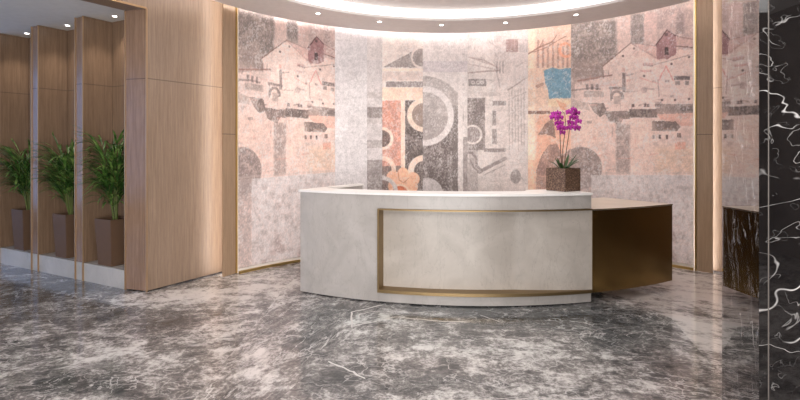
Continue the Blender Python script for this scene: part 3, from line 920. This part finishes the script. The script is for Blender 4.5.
# ------------------------------------------------------------------ marble pillar on the right
Fp = Vector((1.845, 2.951)); PA = math.radians(27.3)
D28 = Vector((math.sin(PA), math.cos(PA))); KN = 359 / F
Np = Fp - D28 * ((KN * Fp.y - Fp.x) / (KN * D28.y - D28.x))
s1 = Np + Vector((.0275, -.004)); 
pil = thing('marble_pillar', 'polished black marble pillar with white veins at the right edge, reflecting the mural', 'pillar', (2.2, 2.3, 0))
ms = obj('mirror_slab', P(Fp, Np, s1, (s1.x + .08, s1.y + .10), (2.2, s1.y + .10), (2.2, Fp.y), z0=0.0, z1=CEIL - .002), [M['black_side'], M['black_marble']], pil)
for p in ms.data.polygons:
    if p.normal.y < -.5 and p.center.x < s1.x: p.material_index = 1
obj('metal_strip', P(s1 + Vector((.0005, 0)), s1 + Vector((.0045, -.0005)), s1 + Vector((.0095, .012)), s1 + Vector((.0085, .012)), z0=0, z1=CEIL - .002), M['steel'], pil)
s2 = s1 + Vector((.005, 0))
obj('front_slab', P(s2, (4.9, s2.y - .06), (4.9, s2.y + .094), (s2.x + .09, s2.y + .094), z0=0, z1=CEIL - .002), M['black_marble'], pil)

# ------------------------------------------------------------------ reception desk
DC, DR = Vector((.838, 8.482)), 3.668


def dp(deg, r):
    a = math.radians(deg); return Vector((DC.x + r * math.sin(a), DC.y - r * math.cos(a)))


def darc(a0, a1, r, n): return [dp(a0 + (a1 - a0) * i / (n - 1), r if not callable(r) else r(a0 + (a1 - a0) * i / (n - 1))) for i in range(n)]


def band(a0, a1, ro, ri, z0, z1, n=48):
    bm = bmesh.new(); ribbon(bm, darc(a0, a1, ro, n), darc(a0, a1, ri, n), z0, z1); return bm


DL, DM, DE, FA = -30.6, 15.85, 33.0, -16.65
desk = thing('reception_desk', 'curved white marble reception desk with a brass framed panel and a dark brass wing', 'desk', (.838, 5.0, 0))
TOP = 1.06
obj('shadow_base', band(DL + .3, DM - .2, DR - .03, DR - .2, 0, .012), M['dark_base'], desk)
# front wall: left block, strips above and below the framed recess
obj('marble_front', band(DL, FA, DR, DR - .19, .012, TOP - .022, 24), M['marble'], desk, 30)
obj('marble_front', band(FA, DM, DR, DR - .19, .91, TOP - .022), M['marble'], desk, 30)
obj('marble_front', band(FA, DM, DR - .004, DR - .19, .012, .100), M['marble'], desk, 30)
obj('recessed_panel', band(FA + .1, DM, lambda a: DR - .12 + .132 * max(0, min(1, (a - 4) / 11.8)), DR - .19, .118, .896), M['marble_panel'], desk, 30)['label'] = 'warm white marble panel set back inside the brass frame'
# brass frame, open towards the wing
fr = thing('brass_frame', '', '', (0, 0, 0)); bpy.data.objects.remove(fr)
obj('brass_frame', band(FA, DM, DR + .022, DR - .12, .895, .908), M['brass_edge'], desk, 30)
obj('brass_frame', band(FA, DM, DR + .022, DR - .12, .102, .132), M['brass_edge'], desk, 30)
obj('brass_frame', band(FA, FA + .26, DR + .022, DR - .12, .128, .895, 4), M['brass_edge'], desk)
# left return panel and its rim
rl = lambda off, r: dp(DL, r) + Vector((math.cos(math.radians(DL)), math.sin(math.radians(DL)))) * off
obj('marble_return', P(rl(0, DR - .191), rl(0, DR - 1.05), rl(.05, DR - 1.05), rl(.05, DR - .191), z0=.012, z1=TOP - .022), M['marble'], desk)


def inner(a):
    k = max(0, min(1, (a - 6.5) / 2.5)); k = k * k * (3 - 2 * k); return DR - .30 - .16 * k


obj('countertop', band(DL - .2, DM + .1, DR + .014, inner, TOP - .022, TOP, 90), M['marble_top'], desk, 30)
obj('return_rim', P(rl(-.012, DR - .30), rl(-.012, DR - 1.06), rl(.06, DR - 1.06), rl(.06, DR - .30), z0=TOP - .022, z1=TOP), M['marble_top'], desk)
obj('end_panel', band(DM - .35, DM, DR - .191, DR - .47, .12, TOP - .023, 3), M['marble'], desk)
# inner work surface
obj('worktop', band(DL + 1.2, DM - .5, DR - .21, DR - .85, .72, .75), M['marble_top'], desk, 30)
obj('support_panel', band(-8, -7.2, DR - .3, DR - .8, .0, .72, 3), M['marble'], desk)
obj('support_panel', band(DM - 2.2, DM - 1.2, DR - .3, DR - .8, .0, .72, 3), M['marble'], desk)
# brass wing
bm = bmesh.new(); ribbon(bm, darc(DM + .02, DE, DR + .022, 40), darc(DM + .02, DE, DR - .80, 40), .105, .893)
wing = obj('brass_wing', bm, M['brass'], desk, 30); wing['label'] = 'dark brushed brass wing'
obj('wing_top', band(DM + .02, DE + .05, DR + .024, DR - .80, .893, .905, 40), M['wing_top'], wing, 30)['label'] = 'pale polished top of the wing'
obj('wing_edge', band(DM + .02, DE + .06, DR + .028, DR + .0245, .896, .905, 40), M['brass_edge'], wing, 30)
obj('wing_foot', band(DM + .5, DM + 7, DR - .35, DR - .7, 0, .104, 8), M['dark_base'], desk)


# ------------------------------------------------------------------ orchid in a stone cube
def granite():
    t = NT('speckled_brown_stone'); v = t.coords()
    f = t.noise(v, 70, 4, .7); g = t.noise(v, 18, 3)
    c = t.ramp(f, [(.38, srgb(52, 38, 30)), (.5, srgb(98, 74, 60)), (.58, srgb(134, 108, 90)), (.68, srgb(176, 152, 130))])
    return t.set(Base_Color=t.mix(t.math('MULTIPLY', g, .4), c, srgb(80, 58, 46)), Roughness=.4)


M['granite'] = granite()
M['moss'] = plain('dark_bark_chips', srgb(70, 54, 40), .9)
M['orchid_leaf'] = plain('orchid_leaf_green', srgb(58, 84, 44), .4)
M['orchid_stem'] = plain('brownish_stem', srgb(96, 64, 46), .5)
M['petal'] = plain('magenta_petal', srgb(182, 40, 156), .5)
M['petal_lip'] = plain('deep_magenta_lip', srgb(120, 16, 96), .5)
px0 = fl(560, 191.3, TOP)
ax = math.radians(34)
e1 = Vector((math.cos(ax), math.sin(ax))); e2 = Vector((-math.sin(ax), math.cos(ax))); S = .238; oc = Vector(px0) + (e1 + e2) * S / 2 + Vector((.028, -.075))
orchid = thing('potted_orchid', 'magenta orchid with two flower sprays in a speckled brown stone cube on the counter', 'orchid', (*oc, TOP))
PH = .228
q = [oc + e1 * (S / 2 * a) + e2 * (S / 2 * b) for a, b in ((-1, -1), (1, -1), (1, 1), (-1, 1))]
qi = [oc + e1 * (S * .43 * a) + e2 * (S * .43 * b) for a, b in ((-1, -1), (1, -1), (1, 1), (-1, 1))]
bm = bmesh.new()
L0 = [[bm.verts.new((*p, z)) for p in pts] for pts, z in ((q, TOP), (q, TOP + PH), (qi, TOP + PH), (qi, TOP + PH - .04))]
for a, b in zip(L0, L0[1:]):
    for i in range(4): bm.faces.new((a[i], a[(i + 1) % 4], b[(i + 1) % 4], b[i]))
bm.faces.new(L0[0][::-1]); bm.faces.new(L0[3])
bmesh.ops.bevel(bm, geom=[e for e in bm.edges if e.calc_length() > .01], offset=.003, segments=2, affect='EDGES')
obj('pot', bm, M['granite'], orchid)
bm = bmesh.new()
for i in range(70):
    p = oc + e1 * random.uniform(-.4, .4) * S + e2 * random.uniform(-.4, .4) * S
    m = Matrix.Translation((p.x, p.y, TOP + PH - .034 + random.uniform(0, .012))) @ Matrix.Rotation(random.uniform(0, 3), 4, Vector((random.random(), random.random(), 1)).normalized())
    bmesh.ops.create_cube(bm, size=.02, matrix=m @ Matrix.Diagonal((1.4, .8, .5, 1)))
prism(bm, [oc + (p - oc) * .99 for p in qi], TOP + PH - .039, TOP + PH - .03)
obj('bark', bm, M['moss'], orchid)


def blade(bm, p0, dirn, L, W, droop, rise, n=8, fold=.15, tw=0):
    """long lanceolate leaf: arching strip with a folded midrib"""
    d = Vector((math.cos(dirn), math.sin(dirn), 0)); s = Vector((-d.y, d.x, 0)); prev = None
    for i in range(n + 1):
        t = i / n; wv = W * (math.sin(math.pi * min(1, (t * .92 + .08))) ** .8) * (1 - t * .25)
        if i == n: wv = .0006
        p = Vector(p0) + d * (L * t * (math.cos(rise) * (1 - .1 * t))) + Vector((0, 0, 1)) * (L * (math.sin(rise) * t - droop * t * t))
        a = bm.verts.new(p + s * wv / 2 + Vector((0, 0, wv * fold))); m = bm.verts.new(p); b = bm.verts.new(p - s * wv / 2 + Vector((0, 0, wv * fold)))
        if prev:
            bm.faces.new((prev[0], prev[1], m, a)); bm.faces.new((prev[1], prev[2], b, m))
        prev = (a, m, b)


def leafmod(o, th=.0015):
    m = o.modifiers.new('thickness', 'SOLIDIFY'); m.thickness = th; m.offset = 0
    for p in o.data.polygons: p.use_smooth = True
    return o


for k, (a, L, dr, ri) in enumerate(((2.6, .17, .35, .9), (3.3, .14, .2, 1.15), (.35, .21, .25, .75), (.1, .18, .1, .95), (-.35, .17, .25, .8), (4.1, .15, .35, .9), (5.0, .13, .5, .8), (1.5, .15, .4, .9), (.6, .16, .1, 1.2), (2.2, .12, .1, 1.2))):
    bm = bmesh.new(); blade(bm, (oc.x + .02 * math.cos(a), oc.y + .02 * math.sin(a), TOP + PH - .03), a, L * 1.3, .042, dr, ri)
    leafmod(obj('leaf', bm, M['orchid_leaf'], orchid), .002)
ZB = TOP + PH - .03


def flower(c, yaw, sc, parent):
    bm = bmesh.new(); c = Vector(c)
    R_ = Matrix.Rotation(yaw, 3, 'Z') @ Matrix.Rotation(random.uniform(-.35, .35), 3, 'X')
    for j, (ang, ln, wd) in enumerate(((90, 1, .55), (210, 1, .55), (330, 1, .55), (20, 1.05, 1.0), (160, 1.05, 1.0))):
        a = math.radians(ang + random.uniform(-8, 8)); ca, sa = math.cos(a), math.sin(a)
        prof = [(0, .0), (.25, .32), (.55, .5), (.85, .38), (1, .08)]
        ctr, rt, lf = [], [], []
        for t, wv in prof:
            r = t * ln * sc; w2 = wv * wd * sc * .9; y = -.18 * sc * math.sin(t * 2.6) - (.004 if j > 2 else 0)
            for lst, k in ((lf, -1), (ctr, 0), (rt, 1)):
                lst.append(bm.verts.new(c + R_ @ Vector((ca * r - sa * w2 * k, y + (.10 * sc if k else 0) * wv, sa * r + ca * w2 * k))))
        for i in range(4):
            bm.faces.new((lf[i], lf[i + 1], ctr[i + 1], ctr[i])); bm.faces.new((ctr[i], ctr[i + 1], rt[i + 1], rt[i]))
    o = leafmod(obj('flower', bm, M['petal'], parent), .0012)
    bm = bmesh.new()
    bmesh.ops.create_uvsphere(bm, u_segments=8, v_segments=6, radius=sc * .22, matrix=Matrix.Translation(c + R_ @ Vector((0, -.3 * sc, -.12 * sc))) @ Matrix.Diagonal((.8, 1, 1.3, 1)))
    obj('flower_lip', bm, M['petal_lip'], o, 60)
    return o


mpx = 5.15 / F
def off(px, py): return (px - 560) * mpx, (191.3 - py) * mpx          # photo offset -> metres beside / above the cube


stems = [[(563, 168), (561.5, 150), (560.5, 135), (559, 121), (556, 114), (552, 113)],
         [(565.5, 168), (568, 150), (570, 135), (571.5, 120), (573.5, 112), (577, 109)],
         [(564.5, 168), (565, 150), (566.5, 134), (567, 122), (566, 114), (563, 111)]]
blooms = [[(553.5, 115), (557, 114), (555.5, 119), (559, 118), (556, 124), (560, 123.5), (561, 129), (558.5, 128), (562, 133), (552.5, 118)],
          [(569, 113), (573, 110.5), (577, 113), (571, 118), (575.5, 118), (570, 123), (574, 124.5), (578, 122), (577, 128.5), (572.5, 128), (569.5, 128), (575, 114)], []]
for k, (st, bl) in enumerate(zip(stems, blooms)):
    pts = []
    for i, (a, b) in enumerate(st):
        x, z = off(a, b); base = Vector((oc.x, oc.y)); pts.append((base.x + x - .05 + .0, base.y - .03 * i / 3 + (k - 1) * .02, max(ZB, TOP + z)))
    bm = bmesh.new(); tube(bm, pts, [.0042, .0038, .0034, .003, .0025, .0018], 7)
    so = obj('flower_stem', bm, M['orchid_stem'], orchid, 60)
    for (a, b) in bl:
        x, z = off(a, b)
        flower((oc.x + x - .05, oc.y - .06 + (k - 1) * .02 + random.uniform(-.03, .02), TOP + z), random.uniform(-.6, .6), random.uniform(.034, .042), so)

# ------------------------------------------------------------------ palms
def leafgreen():
    t = NT('palm_leaf_green'); v = t.coords(); f = t.noise(v, 9, 3); g = t.noise(v, 60, 2)
    c = t.ramp(f, [(.35, srgb(36, 66, 26)), (.5, srgb(66, 104, 42)), (.70, srgb(140, 166, 90))])
    return t.set(Base_Color=c, Roughness=.38, Transmission_Weight=0.0)


M['palm'] = leafgreen()
M['palm_stem'] = plain('palm_stem_green', srgb(92, 104, 48), .5)
M['pot'] = plain('bronze_brown_planter', srgb(98, 74, 56), .6)
M['soil'] = plain('dark_soil', srgb(44, 34, 27), .95)


def palm(i, label, seed, height, uo, potw=.27, pot_h=.51):
    rnd = random.Random(seed)
    b0 = J0 + U * (i * (BAY + FIN))
    c = b0 + U * uo + V * .155
    root = thing('potted_palm', label, 'potted plant', (*c, .2), 'palms in the niche')

    def loc(u, v, z): p = b0 + U * u + V * v; return Vector((p.x, p.y, z))
    bm = bmesh.new(); hw1, hw0 = potw / 2, potw / 2 * .82; rings = []
    for w2, z in ((hw0, .2), (hw1, .2 + pot_h), (hw1 - .015, .2 + pot_h), (hw1 - .02, .2 + pot_h - .04)):
        rings.append([bm.verts.new(loc(uo + a * w2, .155 + b * w2, z)) for a, b in ((-1, -1), (1, -1), (1, 1), (-1, 1))])
    for A_, B_ in zip(rings, rings[1:]):
        for k in range(4): bm.faces.new((A_[k], A_[(k + 1) % 4], B_[(k + 1) % 4], B_[k]))
    bm.faces.new(rings[0]); bm.faces.new(rings[-1])
    bmesh.ops.bevel(bm, geom=[e for e in bm.edges if e.calc_length() > .02], offset=.004, segments=2, affect='EDGES')
    obj('planter', bm, M['pot'], root)
    zs = .2 + pot_h - .038
    bm = bmesh.new(); n = 12; hs = hw1 - .022
    g = [[bm.verts.new(loc(uo + (a / n * 2 - 1) * hs, .155 + (b / n * 2 - 1) * hs, zs + rnd.uniform(0, .012))) for a in range(n + 1)] for b in range(n + 1)]
    for a in range(n):
        for b in range(n): bm.faces.new((g[b][a], g[b][a + 1], g[b + 1][a + 1], g[b + 1][a]))
    obj('soil', bm, M['soil'], root)
    sb, lb = bmesh.new(), bmesh.new()

    def clampuv(u, v):
        v = min(v, .315)
        if v > -.02 or i == 2: u = max(.02, min(BAY - .02, u))
        return u, v
    nf = 20
    for k in range(nf):
        a = 2 * math.pi * (k * .382 + rnd.uniform(-.05, .05))
        hgt = height * rnd.uniform(.45, 1.0) if k > 3 else height * rnd.uniform(.85, 1.0)
        lean = rnd.uniform(.08, .26) * (1.2 - .45 * hgt / height)
        pts = []; n = 9
        for j in range(n + 1):
            t = j / n
            u = uo + math.cos(a) * (.02 + lean * t ** 1.7); v = .155 - .04 * t + math.sin(a) * (.02 + lean * .7 * t ** 1.7)
            u, v = clampuv(u, v)
            z = zs - .01 + hgt * (t - .10 * t ** 3)
            pts.append(loc(u, v, z))
        tube(sb, pts, [.006 * (1 - .75 * j / n) for j in range(n + 1)], 6)
        # leaflets along the upper part
        nlf = 15
        for m in range(nlf):
            t = .36 + .64 * m / (nlf - 1); f = t * n; j = min(n - 1, int(f)); p = pts[j].lerp(pts[j + 1], f - j)
            tang = (pts[j + 1] - pts[j]).normalized()
            sd = 1 if m % 2 else -1
            az = a + sd * rnd.uniform(.5, 1.5) * (1.15 - .6 * t)
            if m == nlf - 1: az = a
            outw = Vector((*(U * math.cos(az) + V * math.sin(az)), 0))
            L = rnd.uniform(.28, .42) * (1.1 - .35 * abs(t - .7)); up = rnd.uniform(.6, 1.25); dr = rnd.uniform(.45, .85)
            W = rnd.uniform(.017, .026); prev = None; ns = 7
            side = outw.cross(Vector((0, 0, 1))).normalized()
            for q in range(ns + 1):
                s = q / ns; wv = W * math.sin(math.pi * min(1, s * .9 + .1)) ** .7
                if q == ns: wv = .0006
                r = p + outw * (L * s * .8) + Vector((0, 0, 1)) * (L * (up * s - dr * s * s))
                uv = Vector((r.x, r.y)) - b0; uu, vv = clampuv(uv.dot(U), uv.dot(V)); r2 = loc(uu, vv, r.z)
                A_ = lb.verts.new(r2 + side * wv / 2 + Vector((0, 0, wv * .2))); C_ = lb.verts.new(r2); B_ = lb.verts.new(r2 - side * wv / 2 + Vector((0, 0, wv * .2)))
                if prev: lb.faces.new((prev[0], prev[1], C_, A_)); lb.faces.new((prev[1], prev[2], B_, C_))
                prev = (A_, C_, B_)
    obj('stems', sb, M['palm_stem'], root, 60)
    o = obj('foliage', lb, M['palm'], root)
    for p in o.data.polygons: p.use_smooth = True


palm(0, 'potted palm in a brown planter, rightmost and tallest of the three', 3, 1.02, .42, .30)
palm(1, 'potted palm in a brown planter, middle one between two dividers', 5, .92, .36, .28)
palm(2, 'potted palm in a brown planter, leftmost, cut by the left edge', 9, .92, .38, .28)
